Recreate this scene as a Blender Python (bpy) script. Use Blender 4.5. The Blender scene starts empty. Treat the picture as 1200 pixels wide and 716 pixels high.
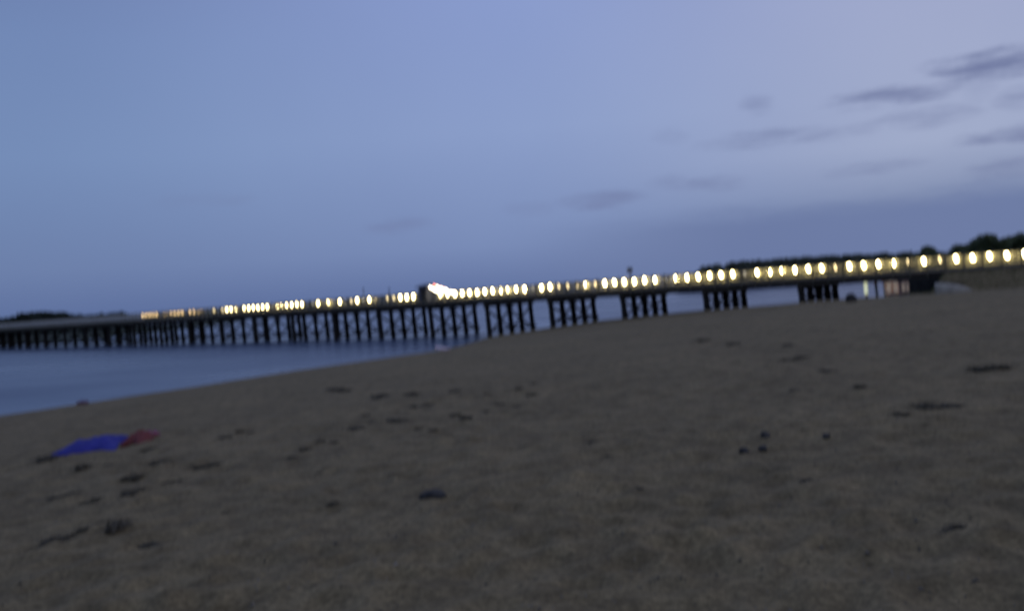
import bpy, bmesh, math, random
import numpy as np
from mathutils import Vector, Matrix
random.seed(7); rng = np.random.default_rng(11)
R = math.radians
sc = bpy.context.scene
COL = sc.collection

# ------------------------------------------------------------------ camera frame
FPX, H = 1050.0, 5.1                     # focal length in photo pixels (1200 wide), eye height over the water
ROLL, PITCH = math.atan(0.07), math.atan(19 / 1050)
F = Vector((0, math.cos(PITCH), -math.sin(PITCH)))
R0 = Vector((1, 0, 0)); U0 = R0.cross(F)
RV = math.cos(ROLL) * R0 - math.sin(ROLL) * U0
UV = math.sin(ROLL) * R0 + math.cos(ROLL) * U0
EYE = Vector((0, 0, H))
cam = bpy.data.cameras.new('camera'); co = bpy.data.objects.new('camera', cam); COL.objects.link(co)
M = Matrix((( RV.x, UV.x, -F.x, 0), (RV.y, UV.y, -F.y, 0), (RV.z, UV.z, -F.z, 0), (0, 0, 0, 1)))
co.matrix_world = Matrix.Translation(EYE) @ M
cam.sensor_width = 36; cam.lens = 36 * FPX / 1200; cam.clip_start = .05; cam.clip_end = 20000
cam.dof.use_dof = True; cam.dof.focus_distance = 1.0     # hand-held phone that missed its focus
cam.dof.aperture_fstop = (cam.lens / 1000) / 0.0076
cam.dof.aperture_ratio = 2.0
sc.camera = co

def ray(px, py):
    return ((px - 600) / FPX * RV - (py - 358) / FPX * UV + F).normalized()
def at(px, py, Y):
    d = ray(px, py); return EYE + d * (Y / d.y)

# ------------------------------------------------------------------ helpers
def link(o, parent=None):
    COL.objects.link(o)
    if parent is not None: o.parent = parent
    return o
def tag(o, label=None, cat=None, group=None, kind=None):
    if label: o['label'] = label
    if cat: o['category'] = cat
    if group: o['group'] = group
    if kind: o['kind'] = kind
    return o
def empty(name, loc=(0, 0, 0), rz=0, parent=None):
    o = bpy.data.objects.new(name, None); o.empty_display_size = .3
    o.location = loc; o.rotation_euler = (0, 0, rz)
    return link(o, parent)
def copy_tree(o, parent=None):
    c = o.copy(); COL.objects.link(c)
    if parent is not None: c.parent = parent
    for ch in list(o.children): copy_tree(ch, c)
    return c

class MB:
    def __init__(s): s.v = []; s.f = []; s.mi = []; s.sm = []
    def add(s, vs, fs, mi=0, smooth=False):
        b = len(s.v); s.v += [tuple(v) for v in vs]
        for f in fs: s.f.append([b + i for i in f]); s.mi.append(mi); s.sm.append(smooth)
        return s
    def box(s, x0, x1, y0, y1, z0, z1, mi=0):
        vs = [(x0,y0,z0),(x1,y0,z0),(x1,y1,z0),(x0,y1,z0),(x0,y0,z1),(x1,y0,z1),(x1,y1,z1),(x0,y1,z1)]
        return s.add(vs, [(3,2,1,0),(4,5,6,7),(0,1,5,4),(1,2,6,5),(2,3,7,6),(3,0,4,7)], mi)
    def bar(s, p, q, w, h, mi=0):
        p, q = Vector(p), Vector(q); d = (q - p).normalized()
        up = Vector((0, 0, 1)) if abs(d.z) < .95 else Vector((0, 1, 0))
        a = d.cross(up).normalized() * w / 2; b = a.normalized().cross(d) * h / 2
        vs = [p-a-b, p+a-b, p+a+b, p-a+b, q-a-b, q+a-b, q+a+b, q-a+b]
        return s.add(vs, [(0,1,2,3),(7,6,5,4),(4,5,1,0),(5,6,2,1),(6,7,3,2),(7,4,0,3)], mi)
    def tube(s, pts, rad, n=8, mi=0, smooth=True):
        pts = [Vector(p) for p in pts]; vs = []; m = len(pts)
        for i, p in enumerate(pts):
            d = (pts[min(i+1, m-1)] - pts[max(i-1, 0)]).normalized()
            up = Vector((0, 1, 0)) if abs(d.y) < .9 else Vector((1, 0, 0))
            a = d.cross(up).normalized(); b = d.cross(a)
            r = rad[i] if hasattr(rad, '__len__') else rad
            for k in range(n):
                t = 2 * math.pi * k / n; vs.append(p + a * r * math.cos(t) + b * r * math.sin(t))
        fs = [(i*n+k, i*n+(k+1) % n, (i+1)*n+(k+1) % n, (i+1)*n+k) for i in range(m-1) for k in range(n)]
        fs += [tuple(range(n))[::-1], tuple((m-1)*n+k for k in range(n))]
        return s.add(vs, fs, mi, smooth)
    def lathe(s, prof, n=12, mi=0, c=(0, 0, 0), smooth=True):
        vs = []; m = len(prof)
        for r, z in prof:
            for k in range(n):
                t = 2*math.pi*k/n; vs.append((c[0]+r*math.cos(t), c[1]+r*math.sin(t), c[2]+z))
        fs = [(i*n+k, i*n+(k+1) % n, (i+1)*n+(k+1) % n, (i+1)*n+k) for i in range(m-1) for k in range(n)]
        fs += [tuple(range(n))[::-1], tuple((m-1)*n+k for k in range(n))]
        return s.add(vs, fs, mi, smooth)
    def build(s, name, mats, parent=None, loc=None):
        me = bpy.data.meshes.new(name); me.from_pydata(s.v, [], s.f)
        for m in (mats if isinstance(mats, (list, tuple)) else [mats]): me.materials.append(m)
        me.polygons.foreach_set('material_index', s.mi); me.polygons.foreach_set('use_smooth', s.sm)
        me.update()
        o = bpy.data.objects.new(name, me)
        if loc is not None: o.location = loc
        return link(o, parent)

# ------------------------------------------------------------------ materials
def mat(name):
    m = bpy.data.materials.new(name); m.use_nodes = True
    nt = m.node_tree; b = nt.nodes['Principled BSDF']; return m, nt, b
def N(nt, t, **kw):
    n = nt.nodes.new(t)
    for k, v in kw.items():
        if hasattr(n, k): setattr(n, k, v)
        else: n.inputs[k].default_value = v
    return n
def ramp(nt, stops):
    r = nt.nodes.new('ShaderNodeValToRGB'); e = r.color_ramp.elements
    while len(e) < len(stops): e.new(.5)
    for x, (p, c) in zip(e, stops): x.position = p; x.color = (*c, 1)
    return r
def noisy(name, stops, scale=4, detail=6, rough=.85, bump=.3, stretch=(1, 1, 1), bscale=None, bdist=.02, coord='Object', spec=.3):
    m, nt, b = mat(name); L = nt.links.new
    tc = N(nt, 'ShaderNodeTexCoord'); mp = N(nt, 'ShaderNodeMapping'); mp.inputs['Scale'].default_value = stretch
    L(tc.outputs[coord], mp.inputs[0])
    n = N(nt, 'ShaderNodeTexNoise', Scale=scale, Detail=detail, Roughness=.62); L(mp.outputs[0], n.inputs['Vector'])
    r = ramp(nt, stops); L(n.outputs['Fac'], r.inputs[0]); L(r.outputs[0], b.inputs['Base Color'])
    n2 = N(nt, 'ShaderNodeTexNoise', Scale=bscale or scale * 4, Detail=5); L(mp.outputs[0], n2.inputs['Vector'])
    bp = N(nt, 'ShaderNodeBump', Strength=bump, Distance=bdist); L(n2.outputs['Fac'], bp.inputs['Height']); L(bp.outputs[0], b.inputs['Normal'])
    b.inputs['Roughness'].default_value = rough; b.inputs['Specular IOR Level'].default_value = spec
    return m
def glow(name, col, s):
    m, nt, b = mat(name)
    b.inputs['Base Color'].default_value = (.8, .78, .7, 1); b.inputs['Roughness'].default_value = .25
    b.inputs['Emission Color'].default_value = (*col, 1); b.inputs['Emission Strength'].default_value = s
    return m

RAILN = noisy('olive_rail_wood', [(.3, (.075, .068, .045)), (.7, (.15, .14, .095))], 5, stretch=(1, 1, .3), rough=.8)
PILE = noisy('dark_pile_wood', [(.3, (.012, .011, .010)), (.7, (.045, .038, .030))], 3, stretch=(1, 1, .25), rough=.9)
BEAM = noisy('dark_beam_wood', [(.3, (.03, .026, .02)), (.7, (.075, .063, .048))], 2, stretch=(.3, 1, 1), rough=.9)
DECK = noisy('deck_planks', [(.3, (.13, .115, .09)), (.7, (.24, .21, .165))], 3, stretch=(2, .2, 1), rough=.85)
RAIL = noisy('weathered_rail_wood', [(.3, (.17, .16, .11)), (.7, (.33, .31, .22))], 5, stretch=(1, 1, .3), rough=.8)
METAL = noisy('dark_lamp_metal', [(.3, (.02, .02, .02)), (.7, (.05, .05, .048))], 20, rough=.5)
OFFGLASS = noisy('unlit_lamp_glass', [(.3, (.55, .55, .54)), (.7, (.75, .75, .73))], 12, rough=.3)
LIT = glow('lamp_glass_lit', (1, .82, .40), 36)
LITDIM = glow('lamp_glass_dim', (1, .78, .36), 3)
LITMID = glow('lamp_glass_mid', (1, .66, .26), 4.5)
LITPALE = glow('pale_glow_glass', (.85, .9, .55), .6)
LITPANEL = glow('added_hut_glow', (1, .80, .74), .11)  # weak emission added to brighten the hut fronts
BULB = glow('bulb_white', (1, .86, .62), 14)
BULBRED = glow('bulb_red', (1, .22, .10), 5)
HUTWOOD = noisy('dark_hut_wood', [(.3, (.05, .056, .075)), (.7, (.09, .10, .13))], 4, stretch=(4, 4, .5))
STONE = noisy('dark_stone', [(.3, (.02, .019, .018)), (.7, (.07, .066, .06))], 9, rough=.8)
CONC = noisy('stained_abutment', [(.3, (.012, .012, .011)), (.7, (.035, .033, .03))], 2.5, rough=.9)
LEAF = noisy('leaf_dark', [(.25, (.03, .044, .018)), (.5, (.065, .085, .032)), (.8, (.12, .14, .05))], .8, rough=.7, bump=0)
FARLEAF = noisy('leaf_far', [(.25, (.012, .020, .014)), (.8, (.04, .052, .032))], .2, rough=.8, bump=0)
SHORELEAF = noisy('leaf_shore', [(.25, (.030, .040, .022)), (.8, (.085, .095, .06))], .2, rough=.8, bump=0)
BARK = noisy('bark', [(.3, (.02, .017, .013)), (.7, (.06, .05, .038))], 6, stretch=(1, 1, .2))
WEED = noisy('seaweed', [(.3, (.040, .032, .019)), (.7, (.110, .090, .055))], 14, rough=.8, spec=.2)
BLUE = noisy('blue_cloth', [(.3, (.024, .026, .19)), (.7, (.045, .045, .29))], 3, rough=.85, bscale=90, bump=.15)
RED = noisy('red_cloth', [(.3, (.12, .028, .024)), (.7, (.19, .048, .044))], 3, rough=.85, bscale=90, bump=.15)
PINK = noisy('pink_plastic', [(.3, (.13, .06, .10)), (.7, (.19, .085, .13))], 5, rough=.4)
MAGENTA = noisy('magenta_cloth', [(.3, (.22, .02, .16)), (.7, (.34, .04, .24))], 5, rough=.8)
GLINT = noisy('pale_glint', [(.3, (.62, .42, .42)), (.7, (.80, .60, .60))], 2, rough=.35)  # pale colour that paints the glint at the waterline
HULL = noisy('pale_hull_paint', [(.25, (.20, .175, .13)), (.7, (.36, .32, .24))], 2.5, rough=.4)
WHITE = noisy('white_boards', [(.3, (.62, .62, .62)), (.7, (.8, .8, .8))], 3, stretch=(1, 1, 3), rough=.6)
ORANGE = noisy('orange_roof', [(.3, (.42, .12, .05)), (.7, (.6, .2, .08))], 4, rough=.7)
MAUVE = noisy('mauve_boards', [(.3, (.40, .32, .42)), (.7, (.55, .45, .58))], 4, rough=.6)
NAVY = noisy('navy_paint', [(.3, (.03, .035, .07)), (.7, (.06, .07, .12))], 5, rough=.6)
GRIT = noisy('shell_grit', [(.35, (.03, .027, .022)), (.5, (.10, .085, .06)), (.72, (.36, .31, .24))], .9, rough=.7, bump=0)
HILLM = noisy('dark_hill', [(.3, (.015, .022, .013)), (.7, (.045, .055, .03))], .05, rough=.95)
GRASS = noisy('bank_grass', [(.3, (.04, .055, .015)), (.7, (.14, .14, .05))], 1.5, rough=.8, bump=0)

# ------------------------------------------------------------------ terrain height
SHORE = np.array([(-80,-3000),(-78,-30),(-60,15),(-40,38),(-28.1,49.1),(-23.8,55.5),(-18.4,64.5),(-8.7,75.8),(-5.2,86),(-3.4,96),(1,103),
    (12,106),(30,104),(45,100),(52,103),(60,130),(84,180),(140,300),(200,450),(300,800),(3000,1500),(9000,1500),(9000,-3000)], float)
def sdist(P):
    best = np.full(len(P), 1e18); ins = np.zeros(len(P), bool); n = len(SHORE)
    for i in range(n):
        a, b = SHORE[i], SHORE[(i+1) % n]; d = b - a
        t = np.clip(((P - a) @ d) / (d @ d), 0, 1); q = a + t[:, None] * d
        best = np.minimum(best, ((P - q) ** 2).sum(1))
        c = (a[1] > P[:, 1]) != (b[1] > P[:, 1])
        with np.errstate(divide='ignore', invalid='ignore'):
            xi = (b[0]-a[0]) * (P[:, 1]-a[1]) / (b[1]-a[1]) + a[0]
        ins ^= c & (P[:, 0] < xi)
    return np.where(ins, 1, -1) * np.sqrt(best)
TAB = rng.random((256, 256))
def vnoise(x, y):
    xi, yi = np.floor(x).astype(int), np.floor(y).astype(int); fx, fy = x - xi, y - yi
    fx = fx*fx*(3-2*fx); fy = fy*fy*(3-2*fy)
    g = lambda i, j: TAB[i & 255, j & 255]
    return (g(xi,yi)*(1-fx)+g(xi+1,yi)*fx)*(1-fy)+(g(xi,yi+1)*(1-fx)+g(xi+1,yi+1)*fx)*fy
ALPHA = math.atan(1050 / 1229)
ca, sa = math.cos(ALPHA), math.sin(ALPHA)
S, W, Y0 = 9.0, 7.6, 76.0
O = at(940, 345, Y0)
def bridge_xy(P):                          # local x (towards the shore), local y (away from the camera)
    dx, dy = P[:, 0] - O.x, P[:, 1] - O.y
    return dx * ca - dy * sa, dx * sa + dy * ca
DENTS = []
for _ in range(2600):                      # trodden hollows, denser near the camera
    r = 2.5 + 32 * rng.random() ** 1.3; th = R(-38 + 76 * rng.random())
    DENTS.append((r*math.sin(th), r*math.cos(th), .09 + .12*rng.random(), (.008 + .018*rng.random()), rng.random()*math.pi))
def height(P, fine=True):
    P = np.asarray(P, float).reshape(-1, 2); d = sdist(P)
    zl = .19 * np.maximum(d, 0) ** .75; zl = zl / np.sqrt(1 + (zl / 7) ** 2)
    z = np.where(d > 0, zl, np.maximum(d * .09, -5))
    x, y = P[:, 0], P[:, 1]; k = np.clip(d / 12, 0, 1)
    z = z + k * (.22 * (vnoise(x*.12+9, y*.12) - .5) + .10 * (vnoise(x*.45, y*.45+40) - .5))
    lx, ly = bridge_xy(P)                  # earth bank carrying the approach road
    side = np.maximum(np.maximum(-1.2 - ly, ly - 9.6), 0); end = np.maximum(11.6 - lx, 0)
    bank = 4.06 - side * .55 - end * 1.4 - .10 * (vnoise(x*.7, y*.7) - .5)
    z = np.maximum(z, np.where(lx > 8, bank, -9))
    if fine:
        w = np.exp(-np.hypot(x, y) / 40) * k
        z = z + w * (.07*(vnoise(x*1.7+3, y*1.7)-.5) + .045*(vnoise(x*4.3, y*4.3+7)-.5) + .022*(vnoise(x*10, y*10)-.5))
        for (a, b, s, h, t) in DENTS:
            m = (np.abs(x-a) < .6) & (np.abs(y-b) < .6)
            if m.any():
                u = (x[m]-a)*math.cos(t)+(y[m]-b)*math.sin(t); v = -(x[m]-a)*math.sin(t)+(y[m]-b)*math.cos(t)
                q = (u/(s*1.6))**2 + (v/s)**2
                z[m] += -h*np.exp(-q*1.6) + .45*h*np.exp(-(np.sqrt(q)-1.5)**2*4)
    return z
def hz(x, y, fine=True): return float(height([(x, y)], fine)[0])
def hit(px, py):                           # where a pixel's ray meets the sand
    d = ray(px, py); t = 1.0
    ts = np.geomspace(2, 260, 1400); P = np.array([(EYE + d*t)[:2] for t in ts]); zz = np.maximum(height(P, False), 0)
    rz = np.array([(EYE + d*t).z for t in ts]); i = int(np.argmax(rz < zz))
    p = EYE + d * ts[i]; return Vector((p.x, p.y, max(hz(p.x, p.y), 0)))

# the beach: one sheet to the horizon
ang = np.concatenate([np.arange(-180, -44, 3.0), np.arange(-44, 44, .2), np.arange(44, 180, 3.0)]) * math.pi / 180
rad = np.concatenate([[0.3], np.geomspace(1.2, 40, 330), np.geomspace(40.6, 170, 170), np.geomspace(175, 9000, 60)])
A, RR = np.meshgrid(ang, rad); PX = (RR*np.sin(A)).ravel(); PY = (RR*np.cos(A)).ravel()
Z = height(np.stack([PX, PY], 1)); na, nr = len(ang), len(rad)
verts = np.stack([PX, PY, Z], 1)
idx = np.arange(nr*na).reshape(nr, na)
q = np.stack([idx[:-1], np.roll(idx, -1, 1)[:-1], np.roll(idx, -1, 1)[1:], idx[1:]], -1).reshape(-1, 4)[:, ::-1]
faces = q.tolist() + [list(range(na))]
me = bpy.data.meshes.new('beach'); me.from_pydata(verts.tolist(), [], faces); me.polygons.foreach_set('use_smooth', [True]*len(faces)); me.update()
beach = link(bpy.data.objects.new('beach', me)); tag(beach, kind='structure')

m, nt, b = mat('beach_sand'); L = nt.links.new
geo = N(nt, 'ShaderNodeNewGeometry'); sep = N(nt, 'ShaderNodeSeparateXYZ'); L(geo.outputs['Position'], sep.inputs[0])
n1 = N(nt, 'ShaderNodeTexNoise', Scale=.35, Detail=8, Roughness=.6); n2 = N(nt, 'ShaderNodeTexNoise', Scale=3.2, Detail=7, Roughness=.65); n3 = N(nt, 'ShaderNodeTexNoise', Scale=22, Detail=7, Roughness=.74)
for n in (n1, n2, n3): L(geo.outputs['Position'], n.inputs['Vector'])
r1 = ramp(nt, [(.3, (.195, .150, .078)), (.7, (.266, .204, .107))]); L(n1.outputs['Fac'], r1.inputs[0])
r2 = ramp(nt, [(.34, (.62, .60, .57)), (.60, (1.06, 1.05, 1.03))]); L(n2.outputs['Fac'], r2.inputs[0])
r3 = ramp(nt, [(.30, (.42, .41, .41)), (.68, (1.38, 1.37, 1.36))]); L(n3.outputs['Fac'], r3.inputs[0])
mx = N(nt, 'ShaderNodeMix', data_type='RGBA', blend_type='MULTIPLY'); mx.inputs[0].default_value = 1; L(r1.outputs[0], mx.inputs[6]); L(r2.outputs[0], mx.inputs[7])
mx2 = N(nt, 'ShaderNodeMix', data_type='RGBA', blend_type='MULTIPLY'); mx2.inputs[0].default_value = 1; L(mx.outputs[2], mx2.inputs[6]); L(r3.outputs[0], mx2.inputs[7])
wet = N(nt, 'ShaderNodeMapRange'); wet.inputs[1].default_value = .05; wet.inputs[2].default_value = .34; wet.inputs[3].default_value = 1; wet.inputs[4].default_value = 0
L(sep.outputs['Z'], wet.inputs[0])
mx3 = N(nt, 'ShaderNodeMix', data_type='RGBA', blend_type='MULTIPLY'); L(wet.outputs[0], mx3.inputs[0]); L(mx2.outputs[2], mx3.inputs[6]); mx3.inputs[7].default_value = (.55, .55, .56, 1)
L(mx3.outputs[2], b.inputs['Base Color'])
ro = N(nt, 'ShaderNodeMapRange'); ro.inputs[3].default_value = .95; ro.inputs[4].default_value = .42; L(wet.outputs[0], ro.inputs[0]); L(ro.outputs[0], b.inputs['Roughness'])
b.inputs['Specular IOR Level'].default_value = .2
ad = N(nt, 'ShaderNodeMath', operation='MULTIPLY_ADD'); ad.inputs[1].default_value = 4; L(n2.outputs['Fac'], ad.inputs[0]); L(n3.outputs['Fac'], ad.inputs[2])
bp = N(nt, 'ShaderNodeBump', Strength=.55, Distance=.02); L(ad.outputs[0], bp.inputs['Height']); L(bp.outputs[0], b.inputs['Normal'])
beach.data.materials.append(m)

# water
m, nt, b = mat('dusk_water'); L = nt.links.new
b.inputs['Base Color'].default_value = (.082, .110, .172, 1); b.inputs['Roughness'].default_value = .12; b.inputs['IOR'].default_value = 1.33
geo = N(nt, 'ShaderNodeNewGeometry'); mp = N(nt, 'ShaderNodeMapping'); mp.inputs['Scale'].default_value = (.7, 1.6, 1); mp.inputs['Rotation'].default_value = (0, 0, R(35)); L(geo.outputs['Position'], mp.inputs[0])
w1 = N(nt, 'ShaderNodeTexNoise', Scale=.5, Detail=6, Roughness=.6); w2 = N(nt, 'ShaderNodeTexNoise', Scale=.05, Detail=3)
for w in (w1, w2): L(mp.outputs[0], w.inputs['Vector'])
bp = N(nt, 'ShaderNodeBump', Strength=.5, Distance=.14); L(w1.outputs['Fac'], bp.inputs['Height']); L(bp.outputs[0], b.inputs['Normal'])
rr = N(nt, 'ShaderNodeMapRange'); rr.inputs[1].default_value = .35; rr.inputs[2].default_value = .65; rr.inputs[3].default_value = .22; rr.inputs[4].default_value = .38; L(w2.outputs['Fac'], rr.inputs[0]); L(rr.outputs[0], b.inputs['Roughness'])
wm = MB()
wr = np.concatenate([[0], np.geomspace(20, 12000, 40)]); nn = 72
vs = [(0, 0, 0)] + [(r*math.cos(2*math.pi*k/nn), r*math.sin(2*math.pi*k/nn), 0) for r in wr[1:] for k in range(nn)]
fs = [(0, 1+k, 1+(k+1) % nn) for k in range(nn)] + [(1+i*nn+k, 1+(i+1)*nn+k, 1+(i+1)*nn+(k+1) % nn, 1+i*nn+(k+1) % nn) for i in range(len(wr)-2) for k in range(nn)]
tag(wm.add(vs, fs, 0, True).build('water', m), kind='structure')

# ------------------------------------------------------------------ bridge
K0, K1 = -4.2, 25                          # bents 0.. towards the left; the deck runs on to the shore road on the right
X0, X1 = -K1 * S, -K0 * S                  # local x extent
ZU, ZD = 3.66, 4.24                        # underside and top of the deck
LEAN = math.tan(R(3.5))
def wl(lx, ly, z=0): return Vector((O.x + lx*ca + ly*sa, O.y - lx*sa + ly*ca, z))
bridge = empty('timber_bridge', (O.x, O.y, 0), -ALPHA)
tag(bridge, 'long dark timber bridge on groups of piles crossing the bay to the beach', 'bridge')
mb = MB()
x = X0
while x < X1:                              # single planks with slightly different heights
    dz = random.uniform(-.008, .008); mb.box(x, x + .285, -.85, 8.95, ZD - .09 + dz, ZD + dz); x += .3
mb.build('deck', DECK, bridge)
for y0 in (-.62, 8.5): MB().box(X0, X1 - 26, y0, y0 + .22, ZU, ZD - .10).build('fascia_beam', BEAM, bridge)
mb = MB()
for y in (1.2, 2.9, 4.6, 6.3): mb.box(X0, X1 - 26, y, y + .24, ZU + .003, ZD - .10)
mb.build('stringers', BEAM, bridge)

def pile_mb(y, zb, r):
    n = 4; zt = 3.32; pts = []; rs = []
    for i in range(n + 1):
        t = i / n; z = zb + (zt - zb) * t
        pts.append((-(z - zt + 1.2) * LEAN, y + random.uniform(-.02, .02), z)); rs.append(r * (1.12 - .2 * t) * random.uniform(.96, 1.04))
    return MB().tube(pts, rs, 9)
rest = MB()
for k in range(0, 25):
    lx = -k * S
    bent = MB().box(-.2, .2, -.45, W + .45, 3.325, ZU - .004).build('pile_bent', BEAM, bridge, (lx, 0, 0))
    br = MB()
    for i in range(5):
        y = W * i / 4; p = wl(lx, y); zb = min(hz(p.x, p.y, False), 0) - 1.2 if hz(p.x, p.y, False) < .3 else hz(p.x, p.y, False) - .6
        pm = pile_mb(y, zb, .28)
        if k < 20: pm.build('pile', PILE, bent)
        else: rest.add([(v[0]+lx, v[1], v[2]) for v in pm.v], pm.f, 0, True)
    zs = max(hz(*wl(lx, W/2)[:2], False), 0) + .35
    if zs < 3.0:
        lo = max(zs, .55)
        for (s, ya, yb) in ((.24, -.1, W*.55), (.24, W*.45, W+.1), (-.24, W*.55, -.1), (-.24, W+.1, W*.45)):
            sx = lambda z: -(z - 2.1) * LEAN
            br.bar((s + sx(lo), ya, lo), (s + sx(3.2), yb, 3.2), .08, .22)
        if lo < 1.6: br.bar((.33 + sx(lo), -.3, lo+.15), (.33 + sx(lo), W+.3, lo+.15), .09, .24)
        br.build('cross_brace', PILE, bent)
po = rest.build('pile', PILE, bridge); tag(po, kind='stuff')
# abutment at the shore end, and the sloping wing beside it
ab = MB(); ab.box(8.9, 11.9, -.75, 8.85, .6, ZU - .02)
for i in range(11): ab.box(8.9 + i*.272, 8.9 + i*.272 + .235, -.80 - .02*(i % 3), -.752, .6, ZU - .05 - .03*(i % 2))
ab.build('abutment', CONC, bridge)
# railings
NJ0, NJ1 = -29, 174
def railing(ly):
    rm = MB()
    for z, h in ((.42, .09), (1.12, .09)): rm.box(X0, X1, ly - .035, ly + .035, ZD + z - h/2, ZD + z + h/2)
    rm.box(X0, X1, ly - .09, ly + .09, ZD + .03, ZD + .16)
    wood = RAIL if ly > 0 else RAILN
    ro = rm.build('railing', wood, bridge)
    proto = MB(); proto.box(-.055, .055, -.055, .055, -.5, 1.22); proto.add([(-.07,-.07,1.22),(.07,-.07,1.22),(.07,.07,1.22),(-.07,.07,1.22),(0,0,1.3)], [(0,1,4),(1,2,4),(2,3,4),(3,0,4),(3,2,1,0)])
    first = None; far = MB()
    oy = ly + (.095 if ly > 0 else -.095)
    for j in range(NJ0, NJ1):
        lx = -j * S / 7
        if j < NJ0 + 100:
            if first is None: first = proto.build('rail_post', wood, ro, (lx, oy, ZD))
            else:
                c = first.copy(); c.location = (lx, oy, ZD); COL.objects.link(c); c.parent = ro
        else: far.add([(v[0]+lx, v[1]+oy, v[2]+ZD) for v in proto.v], proto.f)
    fo = far.build('rail_post', RAIL, ro); tag(fo, kind='stuff')
    if ly > 0:                              # close-set balusters behind the lamps
        bm_ = MB(); x = -14.4*S
        while x < X1 - .1:
            bm_.box(x, x + random.uniform(.07, .085), ly - .025, ly + .025, ZD + .165, ZD + 1.073); x += .15
        bm_.build('balusters', wood, ro)
        bm_ = MB(); x = X0 + .1
        while x < -14.42*S:
            bm_.box(x, x + .085, ly - .025, ly + .025, ZD + .165, ZD + 1.073); x += .15
        tag(bm_.build('balusters', WHITE, ro), 'pale painted balusters on the unlit far stretch')
railing(-.55); railing(8.70)

# ------------------------------------------------------------------ lamps on the far railing
def lamp_proto(kind, glass, rg):
    root = MB().box(-.03, .03, -.02, .16, .50, .56).build('rail_lamp', METAL)
    g = MB().lathe([(rg*.8, .57), (rg, .62), (rg, 1.0), (rg*.85, 1.08)], 10).build('lamp_glass', glass, root)
    g.rotation_euler = (0, R(-15), 0)
    c = MB().lathe([(rg*1.25, 1.085), (rg*1.2, 1.11), (rg*.3, 1.19), (.01, 1.2)], 10).build('lamp_cap', METAL, root)
    c.rotation_euler = (0, R(-15), 0)
    return root
protos = {'lit': lamp_proto('lit', LIT, .135), 'mid': lamp_proto('mid', LITMID, .06), 'thin': lamp_proto('thin', LIT, .075), 'dim': lamp_proto('dim', LITDIM, .07), 'off': lamp_proto('off', OFFGLASS, .11)}
usedp = set()
ORD = ['first', 'second', 'third', 'fourth', 'fifth', 'sixth', 'seventh', 'eighth', 'ninth', 'tenth', 'eleventh', 'twelfth', 'thirteenth', 'fourteenth', 'fifteenth', 'sixteenth', 'seventeenth', 'eighteenth', 'nineteenth', 'twentieth', 'twenty-first', 'twenty-second', 'twenty-third', 'twenty-fourth']
SHINE = set(range(29, 42)) | {44, 45, 46, 51, 53, 56, 58, 60} | set(range(63, 69)) | set(range(70, 76)) | {77, 78, 79}
AMBER = {85, 86, 87, 88} | set(range(90, 96)) | set(range(97, 102))
FAINT = {-14, -7, -5, 0, 21, 23, 24, 25, 42, 43, 47, 48, 50, 54, 80, 82}
def lamp_kind(j):
    if j in AMBER: return 'mid'
    if j in FAINT: return 'dim'
    if j > 28: return ('thin' if j > 62 else 'lit') if j in SHINE else 'off'
    return 'off' if j % 7 == 0 else 'lit'
WORD = {'lit': 'bright lantern', 'thin': 'bright narrow lantern', 'mid': 'small amber lantern', 'dim': 'faint lantern', 'off': 'unlit lantern'}
for j in range(-22, 160):
    kd = lamp_kind(j); p = protos[kd]
    if kd in usedp: o = copy_tree(p)
    else: o = p; usedp.add(kd)
    q = wl(-j*S/7, 8.70 - .20, ZD + random.uniform(-.03, .03)); o.location = q; o.rotation_euler = (0, 0, -ALPHA)
    bay = math.floor(j / 7); i = j % 7                     # i = 0 right over a pile group, then leftwards
    if bay == -1 and i == 0: where = 'on the far railing over the dark abutment'
    elif bay < -1: where = f'on the approach road railing, {ORD[-j-8]} to the right of the dark abutment'
    elif i == 0: where = f'on far railing straight over the {ORD[bay]} pile group from shore'
    elif bay == -1: where = f'on far railing, {ORD[6-i]} right of the pile group nearest the shore'
    else: where = f'on far railing, {ORD[i-1]} left of the {ORD[bay]} pile group from shore'
    if bay >= 15: lab, grp = 'unlit pale lantern on the distant left stretch of the bridge railing', 'unlit lanterns on the distant railing'
    else: lab, grp = WORD[kd] + ' ' + where, 'lanterns along the bridge railing'
    if bay >= 14 and kd == 'off': lab, grp = 'unlit pale lantern on the distant left stretch of the bridge railing', 'unlit lanterns on the distant railing'
    if bay >= 15 and kd != 'off': lab = WORD[kd] + ' on the distant left stretch of the bridge railing'
    tag(o, lab, 'lamp', grp)

# hut on the deck with two strings of bulbs
def k_far(px, D=1754, c=1.088): return (D / (px + 629) - c) / .0769
def k_near(px): return (1569 / (px + 629) - 1) / .0769
hx = -(k_near(497) + k_far(497)) / 2 * S
hut = empty('gate_hut', wl(hx, 5.2, ZD), -ALPHA); tag(hut, 'dark wooden hut with overhanging roof on the bridge beside the strings of bulbs', 'hut')
MB().box(-.8, .6, -.9, .9, .02, 1.85).build('hut_wall', HUTWOOD, hut)
MB().add([(-1.25,-1.15,1.85),(.95,-1.15,1.85),(.95,1.15,1.85),(-1.25,1.15,1.85),(-1.25,-1.15,1.95),(.95,-1.15,1.95),(.95,1.15,1.95),(-1.25,1.15,1.95),(-.7,0,2.25),(.5,0,2.25)],
         [(3,2,1,0),(0,1,5,4),(1,2,6,5),(2,3,7,6),(3,0,4,7),(4,5,9,8),(5,6,9),(6,7,8,9),(7,4,8)]).build('roof', HUTWOOD, hut)
MB().box(-.3, .45, -.935, -.902, .03, 1.72).build('door', BEAM, hut)
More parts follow.
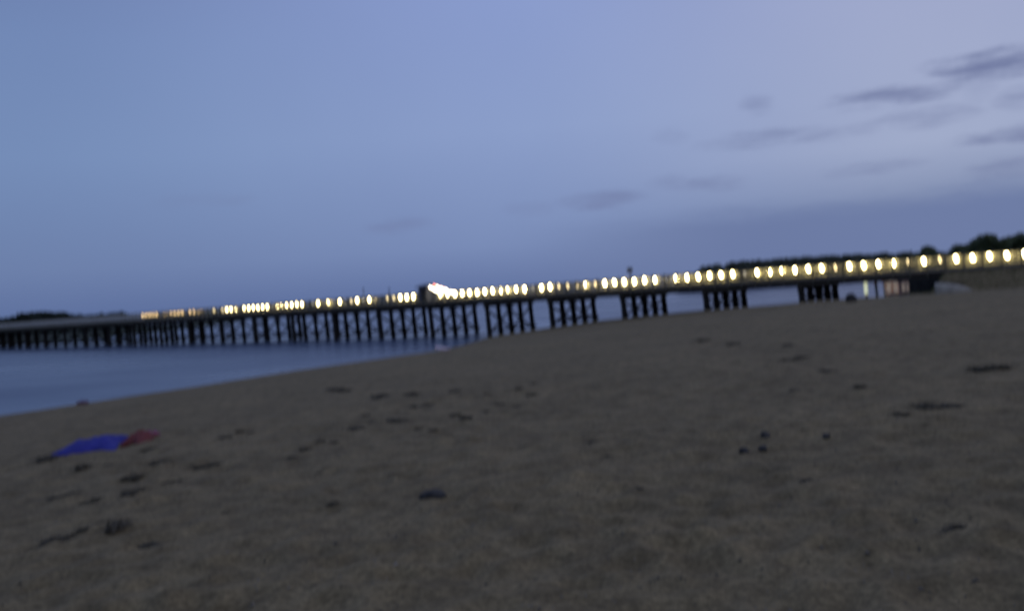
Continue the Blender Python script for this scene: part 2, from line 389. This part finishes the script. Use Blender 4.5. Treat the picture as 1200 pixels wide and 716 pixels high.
def string(a, b, n, sag, bs, label, red=()):
    a, b = Vector(a), Vector(b); pts = []
    for i in range(n):
        t = i/(n-1); p = a.lerp(b, t); p.z -= sag*4*t*(1-t); pts.append(p)
    st = MB().tube([p - a for p in pts], .012, 5).build('bulb_string', METAL, None, a)
    tag(st, label, 'string lights', 'bulb strings on the bridge hut')
    pr = {}
    for i, p in enumerate(pts[1:-1]):
        kind = 'r' if i in red else 'w'
        if kind in pr: o = pr[kind].copy(); COL.objects.link(o)
        else: o = pr[kind] = MB().lathe([(.02, 0), (bs*.7, -.04), (bs, -.12), (bs*.7, -.2), (.02, -.24)], 8).build('bulb', BULBRED if kind == 'r' else BULB, st)
        o.parent = st; o.location = p - a
q = lambda px, z, s=4.6: wl(-((k_near(px)*(8.7-s) + k_far(px)*s) / 8.7) * S, s, z)
string(q(503, 6.35), q(521, 5.30), 9, .08, .10, 'lower sloping string of bright white bulbs falling from the hut roof', ())
string(q(508, 6.42, 4.0), q(537, 5.12, 4.0), 15, .05, .12, 'longer upper string of white bulbs with red ones sloping down from the hut roof', (0, 1, 3, 5))

# dark mast posts above the railing
for px, hgt, lab in ((425, 2.3, 'thin dark post rising above the railing in the left half of the lit row'), (455, 2.0, 'short thin dark post above the railing left of the dark hut'), (738, 2.35, 'dark signpost with a square board rising over the lamps')):
    p = wl(-k_far(px)*S, 9.0, ZD - .4)
    pm = MB().tube([(0, 0, 0), (0, 0, hgt + .4)], [.07, .05], 8).build('bridge_post', METAL, None, p); pm.rotation_euler = (0, 0, -ALPHA)
    if px == 738: MB().box(-.36, .36, -.1, -.06, hgt-.18, hgt+.34).build('sign_board', HUTWOOD, pm)
    else: MB().lathe([(.02, 0), (.12, .02), (.12, .14), (.02, .2)], 8, 0, (0, 0, hgt+.4)).build('post_cap', METAL, pm)
    tag(pm, lab, 'post')

# ------------------------------------------------------------------ vegetation
def leafball(mb, c, r, n, size, flat=.8):
    for _ in range(n):
        d = Vector((random.gauss(0,1), random.gauss(0,1), random.gauss(0,1))).normalized()
        p = Vector(c) + Vector((d.x, d.y, d.z*flat)) * r * (random.random() ** .4)
        a = Vector((random.gauss(0,1), random.gauss(0,1), random.gauss(0,1))).normalized(); b_ = a.orthogonal().normalized()
        s = size*random.uniform(.6, 1.4); u = a*s; v = b_*s*.6
        mb.add([p-u, p+v*.8, p+u, p-v*.8], [(0,1,2,3)])
def tree(px, base_y, Y, top, width, label):
    p = at(px, base_y, Y); z0 = max(hz(p.x, p.y, False), .3) - .2; ht = at(px, top, Y).z - z0
    root = empty('broadleaf_tree', (p.x, p.y, z0)); tag(root, label, 'tree', 'trees behind the shore road')
    w = width * Y / FPX / 2; tm = MB()
    tm.tube([(0,0,0), (.1,.05,ht*.25), (-.05,.1,ht*.55), (0,0,ht*.8)], [.28, .22, .14, .05], 8)
    cm = MB()
    for i in range(15):
        t = random.random(); a = random.uniform(0, 6.28)
        c = (math.cos(a)*w*.62*random.random()**.5, math.sin(a)*w*.62*random.random()**.5, ht*(.42 + .42*t))
        tm.tube([(0, 0, ht*.3), (c[0]*.5, c[1]*.5, ht*.3 + (c[2]-ht*.3)*.6), c], [.1, .07, .02], 6)
        leafball(cm, c, w*random.uniform(.36, .58), 560, .19)
    for i in range(10): a = random.uniform(0, 6.28); e = random.uniform(-1, 1); q_ = math.sqrt(1-e*e)*w*.62; leafball(cm, (math.cos(a)*q_, math.sin(a)*q_, ht*(.60 + .26*e)), w*.26, 110, .15)
    tm.build('trunk', BARK, root); cm.build('crown', LEAF, root)
tree(1088, 318, 128, 279, 30, 'rounded dark tree standing alone left of the tree row above the lamps')
tree(1122, 316, 126, 282, 36, 'low bushy tree just right of the lone rounded tree')
tree(1143, 316, 132, 276, 34, 'middle tree of the row, crown stepping up to the right')
tree(1164, 314, 124, 268, 40, 'tall dense tree, second from the right in the row')
tree(1192, 312, 126, 266, 44, 'tallest wide tree at the far right edge')
tree(1228, 312, 124, 262, 50, 'tree partly cut off by the right edge of the view')
def wood(name, label, prof, Y, seed, size, depth):
    random.seed(seed); mb = MB(); pb = MB()
    for (xa, ya), (xb, yb) in zip(prof[:-1], prof[1:]):
        n = max(2, int(abs(xb-xa) / 2.2))
        for i in range(n):
            t = (i + random.random()) / n; px = xa + (xb-xa)*t; top = ya + (yb-ya)*t + random.uniform(-.5, 1.6)
            yy = Y + random.uniform(-depth, depth); pt = at(px, top, yy); zb = .6; h = max(pt.z - zb, 1.5)
            r = h*.3 + .15
            for c in range(5): leafball(mb, (pt.x + random.uniform(-1, 1)*r, pt.y + random.uniform(-1, 1)*r, zb + h*(.12 + .16*c)), r*(1.15 - .16*c), 46, size)
            pb.tube([(pt.x, pt.y, zb-.5), (pt.x, pt.y, zb + h*.8)], [.2, .08], 5)
    o = mb.build(name, [FARLEAF if name == 'far_wood' else SHORELEAF]); tag(o, label, 'wood', kind='stuff')
    t = pb.build('trunk', BARK, o); tag(t, kind='stuff')
wood('far_wood', 'dark wooded headland behind the unlit left end of the bridge', [(-60, 372), (-25, 367), (0, 370), (18, 368), (32, 362), (60, 362.5), (85, 366), (110, 367), (140, 363), (150, 366), (162, 370)], 330, 3, .7, 15)
wood('shore_wood', 'long low dark wood along the far shore behind the brightest lamps', [(800, 322), (830, 308), (860, 303), (900, 299.5), (950, 296), (1000, 294), (1040, 292.5), (1075, 292), (1110, 291)], 300, 4, .6, 14)
# low land under the woods
def land(name, pts, half, zt):
    mb = MB(); vs = []; prof = [(-1, -.8), (-.8, .4), (-.4, .9), (0, 1), (.4, .9), (.8, .4), (1, -.8)]
    for i, p in enumerate(pts):
        e = .15 if i in (0, len(pts)-1) else 1
        for (u, v) in prof: vs.append((p[0]+random.uniform(-1,1), p[1]+u*half*e, max(v*zt*e, -1) if v > 0 else -1))
    n = len(prof); fs = [(i*n+k, (i+1)*n+k, (i+1)*n+k+1, i*n+k+1) for i in range(len(pts)-1) for k in range(n-1)]
    tag(mb.add(vs, fs, 0, True).build(name, HILLM), kind='structure')
land('far_headland', [tuple(at(x, 372, 290)[:2]) for x in range(-420, 236, 12)], 78, 1.2)
land('far_shore', [tuple(at(x, 315, 302)[:2]) for x in range(795, 1130, 8)], 24, 1.1)
random.seed(21)

# grass on the earth bank (stuff)
gm = MB(); cnt = 0
GP = []
while cnt < 9000:
    lx = random.uniform(9.5, 36); ly = random.choice([random.uniform(-4.2, -.95), random.uniform(9.1, 11.5)]); GP.append(wl(lx, ly)); cnt += 1
GZ = height(np.array([p[:2] for p in GP]), False)
for p, z in zip(GP, GZ):
    h = random.uniform(.10, .34); a = random.uniform(0, 6.28); dx, dy = math.cos(a)*.014, math.sin(a)*.014; tx, ty = random.gauss(0, .08), random.gauss(0, .08)
    gm.add([(p.x-dx, p.y-dy, z-.03), (p.x+dx, p.y+dy, z-.03), (p.x+tx, p.y+ty, z+h)], [(0,1,2)])
tag(gm.build('bank_grass', GRASS), 'short dry grass on the earth bank under the shore road lamps', 'grass', kind='stuff')

# ------------------------------------------------------------------ things on the sand
def cloth(name, W_, D_, hump, seed, mats, cx=0, n=40):
    r = np.random.default_rng(seed); vs = []; ox, oy = r.random()*50, r.random()*50
    top = []; m_ = n*2//3
    for i in range(n+1):
        for k in range(m_+1):
            u, v = i/n*2-1, k/m_*2-1
            x = u*W_/2*(1 + .10*math.sin(v*3+seed)); y = v*D_/2*(1 + .16*math.sin(u*4+seed*2))
            e = max(0, 1-abs(u)**4)*max(0, 1-abs(v)**3)
            nz = vnoise(np.array([u*2.2+ox]), np.array([v*1.9+oy]))[0]; nz2 = vnoise(np.array([u*6+ox]), np.array([v*5+oy]))[0]
            top.append((x, y, .03 + e*(hump*(.35+.9*nz) + hump*.45*(nz2-.3))))
    vs = top + [(a, b_, -.08) for a, b_, c in top]; q_ = lambda i, k: i*(m_+1)+k; T = len(top)
    fs = [(q_(i,k), q_(i+1,k), q_(i+1,k+1), q_(i,k+1)) for i in range(n) for k in range(m_)]
    fs += [tuple(T+j for j in f[::-1]) for f in fs]
    for i in range(n): fs += [(q_(i,0)+T, q_(i+1,0)+T, q_(i+1,0), q_(i,0)), (q_(i,m_), q_(i+1,m_), q_(i+1,m_)+T, q_(i,m_)+T)]
    for k in range(m_): fs += [(q_(0,k), q_(0,k+1), q_(0,k+1)+T, q_(0,k)+T), (q_(n,k)+T, q_(n,k+1)+T, q_(n,k+1), q_(n,k))]
    return MB().add(vs, fs, 0, True).build(name, mats)
p = hit(101, 527); sc_ = p.y / FPX
t = cloth('beach_towel', 68*sc_, 1.4, .13, 5, [BLUE]); t.location = p + Vector((0, .4, 0)); t.rotation_euler = (0, 0, R(7)); tag(t, 'crumpled bright blue towel lying on the sand near the water', 'towel', 'beach things left on the sand')
p = hit(158, 520); sc_ = p.y / FPX
t = cloth('beach_towel', 25*sc_, .95, .12, 9, [RED]); t.location = p + Vector((0, .3, 0)); t.rotation_euler = (0, 0, R(5)); tag(t, 'small dark red cloth heap beside the blue towel', 'towel', 'beach things left on the sand')
p = hit(170, 514)
t = cloth('scarf', 15*p.y/FPX, .6, .10, 13, [MAGENTA]); t.location = p + Vector((0, .2, 0)); tag(t, 'small magenta scarf lying behind the red cloth heap', 'scarf', 'beach things left on the sand')
p = hit(97, 474)
fl = MB().tube([(-.55, 0, .10), (-.4, 0, .14), (0, 0, .17), (.4, 0, .15), (.5, 0, .12)], [.04, .13, .17, .15, .05], 10).build('float_buoy', PINK, None, p); fl.scale = (.6, .6, .6); tag(fl, 'small dull pink float washed up at the water edge', 'float')
MB().tube([(.5, 0, .12), (.62, 0, .14), (.7, .03, .05)], .02, 6).build('loop_handle', METAL, fl)
p = hit(519, 411); p.z = max(p.z, 0)  # reflected glint at the water edge, built as a pale solid strip
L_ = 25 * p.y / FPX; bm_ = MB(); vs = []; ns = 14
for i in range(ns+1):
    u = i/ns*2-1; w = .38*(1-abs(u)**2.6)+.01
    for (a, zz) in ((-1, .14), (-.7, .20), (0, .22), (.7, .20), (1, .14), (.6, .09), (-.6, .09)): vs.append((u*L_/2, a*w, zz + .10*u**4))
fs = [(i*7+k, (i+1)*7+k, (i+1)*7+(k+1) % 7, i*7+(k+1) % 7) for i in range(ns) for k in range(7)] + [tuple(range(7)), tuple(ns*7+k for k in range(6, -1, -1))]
bd = bm_.add(vs, fs, 0, True).build('glint_strip', GLINT, None, p); bd.rotation_euler = (0, R(7), R(-40)); tag(bd, 'pale pinkish strip modelling a light glint at the water edge below the bridge hut', 'glint')
MB().add([(-L_*.42, -.01, .10), (-L_*.34, -.01, .10), (-L_*.38, -.01, -.06), (-L_*.42, .01, .10), (-L_*.34, .01, .10), (-L_*.38, .01, -.06)], [(0,1,2),(5,4,3),(0,3,4,1),(1,4,5,2),(2,5,3,0)]).build('glint_fin', METAL, bd)

def rock(name, r, flat, seed, mt=STONE):
    bm = bmesh.new(); bmesh.ops.create_icosphere(bm, subdivisions=3, radius=1); g = np.random.default_rng(seed); o_ = g.random(3)*30
    for v in bm.verts:
        nzz = vnoise(np.array([v.co.x*1.4+o_[0]+9]), np.array([v.co.y*1.4+v.co.z+o_[1]+9]))[0]; n4 = vnoise(np.array([v.co.x*4+o_[0]+9]), np.array([v.co.z*4+v.co.y*3+o_[1]+9]))[0]
        v.co *= r*(.7 + .5*nzz + .12*n4); v.co.z *= flat
    me_ = bpy.data.meshes.new(name); bm.to_mesh(me_); bm.free(); me_.polygons.foreach_set('use_smooth', [True]*len(me_.polygons)); me_.materials.append(mt)
    return link(bpy.data.objects.new(name, me_))
p = hit(998, 354); o = rock('boulder', .36, .95, 2); o.location = p + Vector((0, 0, .22)); tag(o, 'dark rounded boulder on the sand under the bridge near the shore', 'boulder')
p = hit(508, 582); o = rock('stone', .105, .55, 6); o.scale = (1.15, .9, 1); o.location = p + Vector((0, 0, .02)); tag(o, 'lone black stone on bare sand in the middle foreground', 'stone')
for px, py, r, lab in ((872, 529, .055, 'small dark pebble, left one of the trio right of centre'), (894, 526, .05, 'small dark pebble, lower right one of the trio right of centre'), (897, 513, .06, 'small dark pebble, uppermost of the trio right of centre'), (968, 513, .05, 'small dark pebble right of the trio of pebbles')):
    p = hit(px, py); o = rock('pebble', r*.9, .75, int(px)); o.location = p + Vector((0, 0, .02)); tag(o, lab, 'pebble', 'dark pebbles right of centre')

# shore end details seen under and beside the bridge
def ground(px, Y):
    p = at(px, 345, Y); return Vector((p.x, p.y, hz(p.x, p.y, False)))
p = ground(1015.5, 72.5); o = MB().tube([(0,0,-.2), (-.02,0,.5), (-.06,0,1.15)], [.10, .10, .09], 10).build('path_bollard', HULL, None, p)
MB().lathe([(.13, 0), (.14, .02), (.14, .92), (.06, .98)], 10, 0, (-.03, 0, .32)).build('lamp_glass', LITPALE, o); tag(o, 'pale glowing bollard light standing on the sand under the deck', 'bollard')
p = ground(1028, 77); o = MB().tube([(0,0,-.3), (-.08,0,1.5)], [.12, .11], 10).build('marker_post', WHITE, None, p)
MB().lathe([(.125, 0), (.13, .02), (.125, .34)], 10, 0, (-.07, 0, 1.05)).build('painted_band', ORANGE, o); tag(o, 'slim white marker post with an orange band left of the beach huts', 'post')
def hutbox(px, Y, w, d, h, wall, roofm, label):
    p = ground(px, Y); o = empty('beach_hut', p, R(-22)); tag(o, label, 'hut', 'small beach huts behind the bridge')
    mb = MB().box(-w/2, w/2, -d/2, d/2, -.3, h); mb.add([(-w/2,-d/2,h),(w/2,-d/2,h),(0,-d/2,h+.45),(-w/2,d/2,h),(w/2,d/2,h),(0,d/2,h+.45)], [(0,1,2),(5,4,3)]); mb.build('wall', wall, o)
    r_ = MB(); r_.bar((-w/2-.12, 0, h-.06), (0, 0, h+.50), d+.3, .06); r_.bar((w/2+.12, 0, h-.06), (0.0, 0, h+.503), d+.3, .06); r_.build('roof', roofm, o)
    wn = MB().box(-w*.36, w*.36, -d/2-.03, -d/2-.004, h*.42, h*.9).build('glow_panel', LITPANEL, o); wf = MB()  # glowing panel added so the hut front reads bright, framed by bars
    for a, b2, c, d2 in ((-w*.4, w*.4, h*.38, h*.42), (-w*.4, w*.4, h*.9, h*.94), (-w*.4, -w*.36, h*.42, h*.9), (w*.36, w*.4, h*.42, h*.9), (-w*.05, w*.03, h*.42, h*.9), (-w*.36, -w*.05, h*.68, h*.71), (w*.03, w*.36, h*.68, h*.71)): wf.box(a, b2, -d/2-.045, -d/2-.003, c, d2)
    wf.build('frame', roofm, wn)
hutbox(1046, 83, 1.5, 1.8, 1.75, WHITE, ORANGE, 'white beach hut with an orange roof and an added glowing front panel behind the bridge')
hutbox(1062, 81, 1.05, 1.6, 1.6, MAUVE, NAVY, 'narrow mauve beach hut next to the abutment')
# upturned dinghy on the sand right of the abutment
p = hit(1118, 343); L_ = 40 * p.y / FPX; vs = []; ns = 12; mm = 9
for i in range(ns+1):
    u = i/ns; w = .75*math.sin(math.pi*min(.5, .2 + .3*(1-u)*1.6))*(1-u**3.2)+.02; hh = .62*(1-u**2.4)+.10
    for k in range(mm):
        a = math.pi*k/(mm-1); vs.append((u*L_-L_/2, -math.cos(a)*w, max(0, math.sin(a))**.7*hh))
fs = [(i*mm+k, (i+1)*mm+k, (i+1)*mm+k+1, i*mm+k+1) for i in range(ns) for k in range(mm-1)] + [tuple(range(mm))]
bt = MB().add(vs, fs, 0, True).build('dinghy', HULL, None, p - Vector((0, 0, .03))); bt.rotation_euler = (0, 0, R(-25)); tag(bt, 'pale upturned dinghy on the sand right of the dark abutment', 'boat')
MB().bar((-L_/2+.1, 0, .725), (L_*.30, 0, .60), .06, .09).build('keel', BEAM, bt)

# seaweed clumps
def weed_mesh(seed):
    random.seed(seed); mb = MB(); g = 46
    for _ in range(g):
        a = random.uniform(0, 6.28); r0 = random.random()**.5*.32; x, y = math.cos(a)*r0*1.3, math.sin(a)*r0*.8
        d = random.uniform(0, 6.28); ln = random.uniform(.18, .5); w = random.uniform(.012, .032); pts = []
        for i in range(6):
            t = i/5; pts.append(Vector((x+math.cos(d)*ln*t, y+math.sin(d)*ln*t, .01+random.uniform(.03, .13)*math.sin(math.pi*min(1, t*.9+.1))*(1-r0))))
            d += random.uniform(-.5, .5)
        vs = []
        for i, q_ in enumerate(pts):
            n_ = Vector((-math.sin(d), math.cos(d), random.uniform(-.4, .4)))*w*(1-.5*i/5); vs += [q_-n_, q_+n_]
        mb.add(vs, [(2*i, 2*i+1, 2*i+3, 2*i+2) for i in range(5)])
    vs = []; nr_, ns_ = 5, 14                                # matted core
    for i in range(nr_):
        for k in range(ns_):
            a = 2*math.pi*k/ns_; rr_ = i/(nr_-1)*.34*(1+.35*math.sin(a*3+seed)+.2*math.sin(a*5+seed*2)); vs.append((math.cos(a)*rr_*1.25, math.sin(a)*rr_*.75, .085*(1-(i/(nr_-1))**2)+random.uniform(-.015, .015)-(.03 if i == nr_-1 else 0)))
    mb.add(vs, [(i*ns_+k, (i+1)*ns_+k, (i+1)*ns_+(k+1) % ns_, i*ns_+(k+1) % ns_) for i in range(nr_-1) for k in range(ns_)], 0, True)
    o = mb.build('seaweed_clump', WEED); return o
wp = [weed_mesh(s) for s in (1, 2, 3, 4)]
Z6 = [(135,290,40),(235,315,35),(310,300,25),(450,300,48),(375,345,45),(570,308,28),(610,305,30),(470,352,34),(508,350,32),(545,300,20),(150,400,30),(200,390,34),(245,410,28),(277,403,26),(362,388,36),(395,378,26),(290,480,40),(335,487,50),(150,525,56),(430,517,50),(640,225,30),(680,210,22),(710,210,22),(902,325,14),(945,418,26),(865,262,30),(830,285,22),(905,240,26),(945,240,22),(955,90,40),(895,660,18),(240,500,28),(420,262,30),(640,438,20),(215,505,22),(180,520,20)]
Z7 = [(10,95,30),(40,203,40),(90,185,25),(140,180,30),(172,180,28),(110,112,46),(200,105,34),(215,138,34),(245,130,28),(320,162,30),(350,175,34),(415,105,16),(448,130,26),(412,150,18),(497,135,22),(540,105,26),(258,208,24),(220,205,18),(400,362,20),(320,95,30),(545,72,20),(715,243,25),(760,270,20),(505,90,18),(70,165,20),(845,375,20)]
Z8 = [(670,182,36),(705,175,34),(540,265,36),(485,278,24),(590,262,34),(618,258,24),(250,228,22),(268,153,24),(238,158,24),(115,122,28),(235,125,20),(280,435,22),(620,540,30),(595,546,28),(45,115,24),(320,180,24),(395,222,20)]
allw = [(x/2.42, 420+y/2.42, w/2.42) for x, y, w in Z6] + [(400+x/2.42, 420+y/2.42, w/2.42) for x, y, w in Z7] + [(800+x/1.905, 340+y/1.905, w/1.905) for x, y, w in Z8]
def region(x, y):
    if y < 470 and x < 560: return 'on the slope below the bridge hut'
    if x < 220 and y < 575: return 'in the wrack below the blue towel'
    if x < 260: return 'in the lower left scatter'
    if x < 420 and y < 540: return 'in the scatter right of the red cloth'
    if y < 480 and x < 700: return 'in the band across mid beach'
    if x < 560 and y < 520: return 'in the band left of centre'
    if x < 800: return 'around the lone black stone'
    if y < 440 and x > 1020: return 'in the right hand drift of weed'
    if x > 1020: return 'in the right hand streak of weed'
    return 'on sand below the nearest pile groups'
random.seed(5); first = set(); regs = {}
for (x, y, w) in allw: regs.setdefault(region(x, y), []).append((x, y, w))
for rg, lst in regs.items():
    lst.sort()
    for i, (x, y, w) in enumerate(lst):
        p = hit(x, y); s = w * (p - EYE).length / FPX / .72; v = random.randrange(4)
        if v in first: o = wp[v].copy(); COL.objects.link(o)
        else: o = wp[v]; first.add(v)
        o.location = p + Vector((0, 0, -.004)); zs = random.uniform(.9, 1.4); o.rotation_euler = (0, 0, random.uniform(-.5, .5)); o.scale = (s, s*random.uniform(1.4, 2.4), s*zs*1.2)
        size = 'large' if w > 17 else 'small' if w < 10 else 'medium'
        tag(o, f'{size} seaweed clump {rg}, {ORD[i]} from left', 'seaweed', 'seaweed clumps ' + rg)
for v in range(4):
    if v not in first: bpy.data.objects.remove(wp[v])
# shell grit and weed crumbs (stuff)
random.seed(9); gm = MB(); pts = []
for _ in range(5200):
    r = 3.2 + 34*random.random()**1.6; th = R(random.uniform(-36, 36)); pts.append((r*math.sin(th), r*math.cos(th)))
zz = height(np.array(pts))
for (x, y), z in zip(pts, zz):
    if z < .1: continue
    s = random.uniform(.004, .013)*(1+random.random()**6*1.2); a = random.uniform(0, 6.28); c, s_ = math.cos(a)*s, math.sin(a)*s
    gm.add([(x-c, y-s_, z-.002), (x+s_*.6, y-c*.6, z+s*.3), (x+c, y+s_, z-.002), (x-s_*.6, y+c*.6, z+s*.25), (x, y, z+s*.8)], [(0,1,4),(1,2,4),(2,3,4),(3,0,4)])
tag(gm.build('shell_grit', GRIT), 'tiny bits of shell and weed strewn over the sand', 'grit', kind='stuff')

# ------------------------------------------------------------------ sky
world = bpy.data.worlds.new('World'); sc.world = world; world.use_nodes = True
nt = world.node_tree; L = nt.links.new; nt.nodes.clear()
out = N(nt, 'ShaderNodeOutputWorld'); bg = N(nt, 'ShaderNodeBackground'); L(bg.outputs[0], out.inputs[0])
sky = N(nt, 'ShaderNodeTexSky', sky_type='NISHITA'); sky.sun_disc = False; sky.sun_elevation = R(2.0); sky.sun_rotation = R(75)
tc = N(nt, 'ShaderNodeTexCoord'); sx = N(nt, 'ShaderNodeSeparateXYZ'); L(tc.outputs['Generated'], sx.inputs[0])
def Mth(op, a, b=None, c=None):
    n = nt.nodes.new('ShaderNodeMath'); n.operation = op
    for i, v in enumerate((a, b, c)):
        if v is None: continue
        if isinstance(v, (int, float)): n.inputs[i].default_value = v
        else: L(v, n.inputs[i])
    return n.outputs[0]
az = Mth('ARCTAN2', sx.outputs[0], sx.outputs[1]); el = Mth('ARCSINE', sx.outputs[2])
def lin(c): return tuple((v/255/12.92 if v/255 <= .04045 else ((v/255+.055)/1.055)**2.4) for v in c)
eln = Mth('MULTIPLY_ADD', el, 1/ .5, 0)              # 0 at the horizon, 1 at 0.5 rad
rl = ramp(nt, [(0, lin((93,112,158))), (.1, lin((108,128,171))), (.32, lin((117,141,185))), (.55, lin((114,137,183))), (.75, lin((108,127,174)))])
rm_ = ramp(nt, [(0, lin((99,117,162))), (.1, lin((123,142,186))), (.35, lin((142,161,205))), (.64, lin((140,158,208))), (1, lin((129,147,196)))])
rg_ = ramp(nt, [(0, lin((109,122,159))), (.1, lin((123,138,174))), (.24, lin((162,173,204))), (.54, lin((162,171,206))), (1, lin((151,162,200)))])
for r_ in (rl, rm_, rg_): L(eln, r_.inputs[0])
fa = N(nt, 'ShaderNodeMapRange', interpolation_type='SMOOTHSTEP'); fa.inputs[1].default_value = -.55; fa.inputs[2].default_value = .05; L(az, fa.inputs[0])
fb = N(nt, 'ShaderNodeMapRange', interpolation_type='SMOOTHSTEP'); fb.inputs[1].default_value = -.02; fb.inputs[2].default_value = .5; L(az, fb.inputs[0])
ba_ = N(nt, 'ShaderNodeMix', data_type='RGBA'); L(fa.outputs[0], ba_.inputs[0]); L(rl.outputs[0], ba_.inputs[6]); L(rm_.outputs[0], ba_.inputs[7])
base = N(nt, 'ShaderNodeMix', data_type='RGBA'); L(fb.outputs[0], base.inputs[0]); L(ba_.outputs[2], base.inputs[6]); L(rg_.outputs[0], base.inputs[7])
# clouds in azimuth / elevation
cv = N(nt, 'ShaderNodeCombineXYZ'); L(Mth('MULTIPLY', az, 1), cv.inputs[0]); L(Mth('MULTIPLY', el, 6), cv.inputs[1])
cn = N(nt, 'ShaderNodeTexNoise', Scale=13, Detail=7, Roughness=.66); L(cv.outputs[0], cn.inputs['Vector'])
wob = Mth('MULTIPLY_ADD', cn.outputs['Fac'], 5.0, -2.5)
CL = [(705,235,46,9,.55),(830,217,44,8,.5),(780,214,22,8,.35),(890,164,55,9,.55),(955,160,36,7,.45),(888,125,17,10,.4),(1055,112,60,11,.8),(1085,138,42,10,.5),(1165,77,60,15,1.0),(1185,157,45,9,.8),(1150,106,18,9,.45),(1192,112,22,11,.5),(465,265,40,8,.4),(240,238,45,9,.2),(1025,197,48,7,.4),(1185,196,36,9,.5),(785,161,20,9,.25),(620,245,30,9,.25),(1010,152,26,6,.3)]
tot = None
for (x, y, a, b_, s) in CL:
    d = ray(x, y); A_, E_ = math.atan2(d.x, d.y), math.asin(d.z)
    u = Mth('MULTIPLY', Mth('SUBTRACT', az, A_), FPX/(a*1.15)); v = Mth('MULTIPLY', Mth('SUBTRACT', el, E_), FPX/(b_*1.15))
    r2 = Mth('ADD', Mth('MULTIPLY', u, u), Mth('MULTIPLY', v, v)); r2 = Mth('ADD', r2, wob)
    mr = N(nt, 'ShaderNodeMapRange', interpolation_type='SMOOTHSTEP'); mr.inputs[1].default_value = 1.5; mr.inputs[2].default_value = -.7; mr.inputs[3].default_value = 0; mr.inputs[4].default_value = s*.95; L(r2, mr.inputs[0])
    tot = mr.outputs[0] if tot is None else Mth('MAXIMUM', tot, mr.outputs[0])
# long cloud bank low on the right
eb = Mth('SUBTRACT', el, Mth('MULTIPLY_ADD', az, .004, .058)); eb = Mth('ADD', eb, Mth('MULTIPLY_ADD', cn.outputs['Fac'], .03, -.015))
bk = N(nt, 'ShaderNodeMapRange', interpolation_type='SMOOTHSTEP'); bk.inputs[1].default_value = .022; bk.inputs[2].default_value = -.012; bk.inputs[3].default_value = 0; bk.inputs[4].default_value = .95; L(eb, bk.inputs[0])
ba = N(nt, 'ShaderNodeMapRange', interpolation_type='SMOOTHSTEP'); ba.inputs[1].default_value = -.06; ba.inputs[2].default_value = .30; L(az, ba.inputs[0])
bank_f = Mth('MULTIPLY', bk.outputs[0], ba.outputs[0])
c1 = N(nt, 'ShaderNodeMix', data_type='RGBA'); L(bank_f, c1.inputs[0]); L(base.outputs[2], c1.inputs[6]); c1.inputs[7].default_value = (*lin((109, 125, 167)), 1)
c2 = N(nt, 'ShaderNodeMix', data_type='RGBA'); L(tot, c2.inputs[0]); L(c1.outputs[2], c2.inputs[6]); c2.inputs[7].default_value = (*lin((110, 120, 160)), 1)
# broad mottling of thin high haze
hn = N(nt, 'ShaderNodeTexNoise', Scale=3, Detail=4); L(tc.outputs['Generated'], hn.inputs['Vector'])
hr = ramp(nt, [(.3, (.965, .97, .98)), (.7, (1.03, 1.03, 1.02))]); L(hn.outputs['Fac'], hr.inputs[0])
c3 = N(nt, 'ShaderNodeMix', data_type='RGBA', blend_type='MULTIPLY'); c3.inputs[0].default_value = 1; L(c2.outputs[2], c3.inputs[6]); L(hr.outputs[0], c3.inputs[7])
sks = N(nt, 'ShaderNodeMix', data_type='RGBA', blend_type='MULTIPLY'); sks.inputs[0].default_value = 1; L(sky.outputs[0], sks.inputs[6]); sks.inputs[7].default_value = (.05, .05, .05, 1)
fin = N(nt, 'ShaderNodeMix', data_type='RGBA'); fin.inputs[0].default_value = .04; L(c3.outputs[2], fin.inputs[6]); L(sks.outputs[2], fin.inputs[7])
L(fin.outputs[2], bg.inputs[0]); bg.inputs[1].default_value = 1.0
sun = bpy.data.lights.new('sun', 'SUN'); sun.energy = .02; sun.angle = R(12); sun.color = (1, .8, .66)
so = link(bpy.data.objects.new('sun', sun)); so.rotation_euler = (R(88), 0, R(-75 + 180))

# ------------------------------------------------------------------ render settings
sc.view_settings.view_transform = 'Standard'; sc.view_settings.look = 'None'; sc.view_settings.exposure = 0; sc.view_settings.gamma = 1; sc.view_settings.use_curve_mapping = False
sc.cycles.use_denoising = True; sc.cycles.use_light_tree = True; sc.cycles.max_bounces = 6; sc.cycles.sample_clamp_indirect = 1; sc.cycles.sample_clamp_direct = 16
sc.cycles.caustics_reflective = False; sc.cycles.caustics_refractive = False
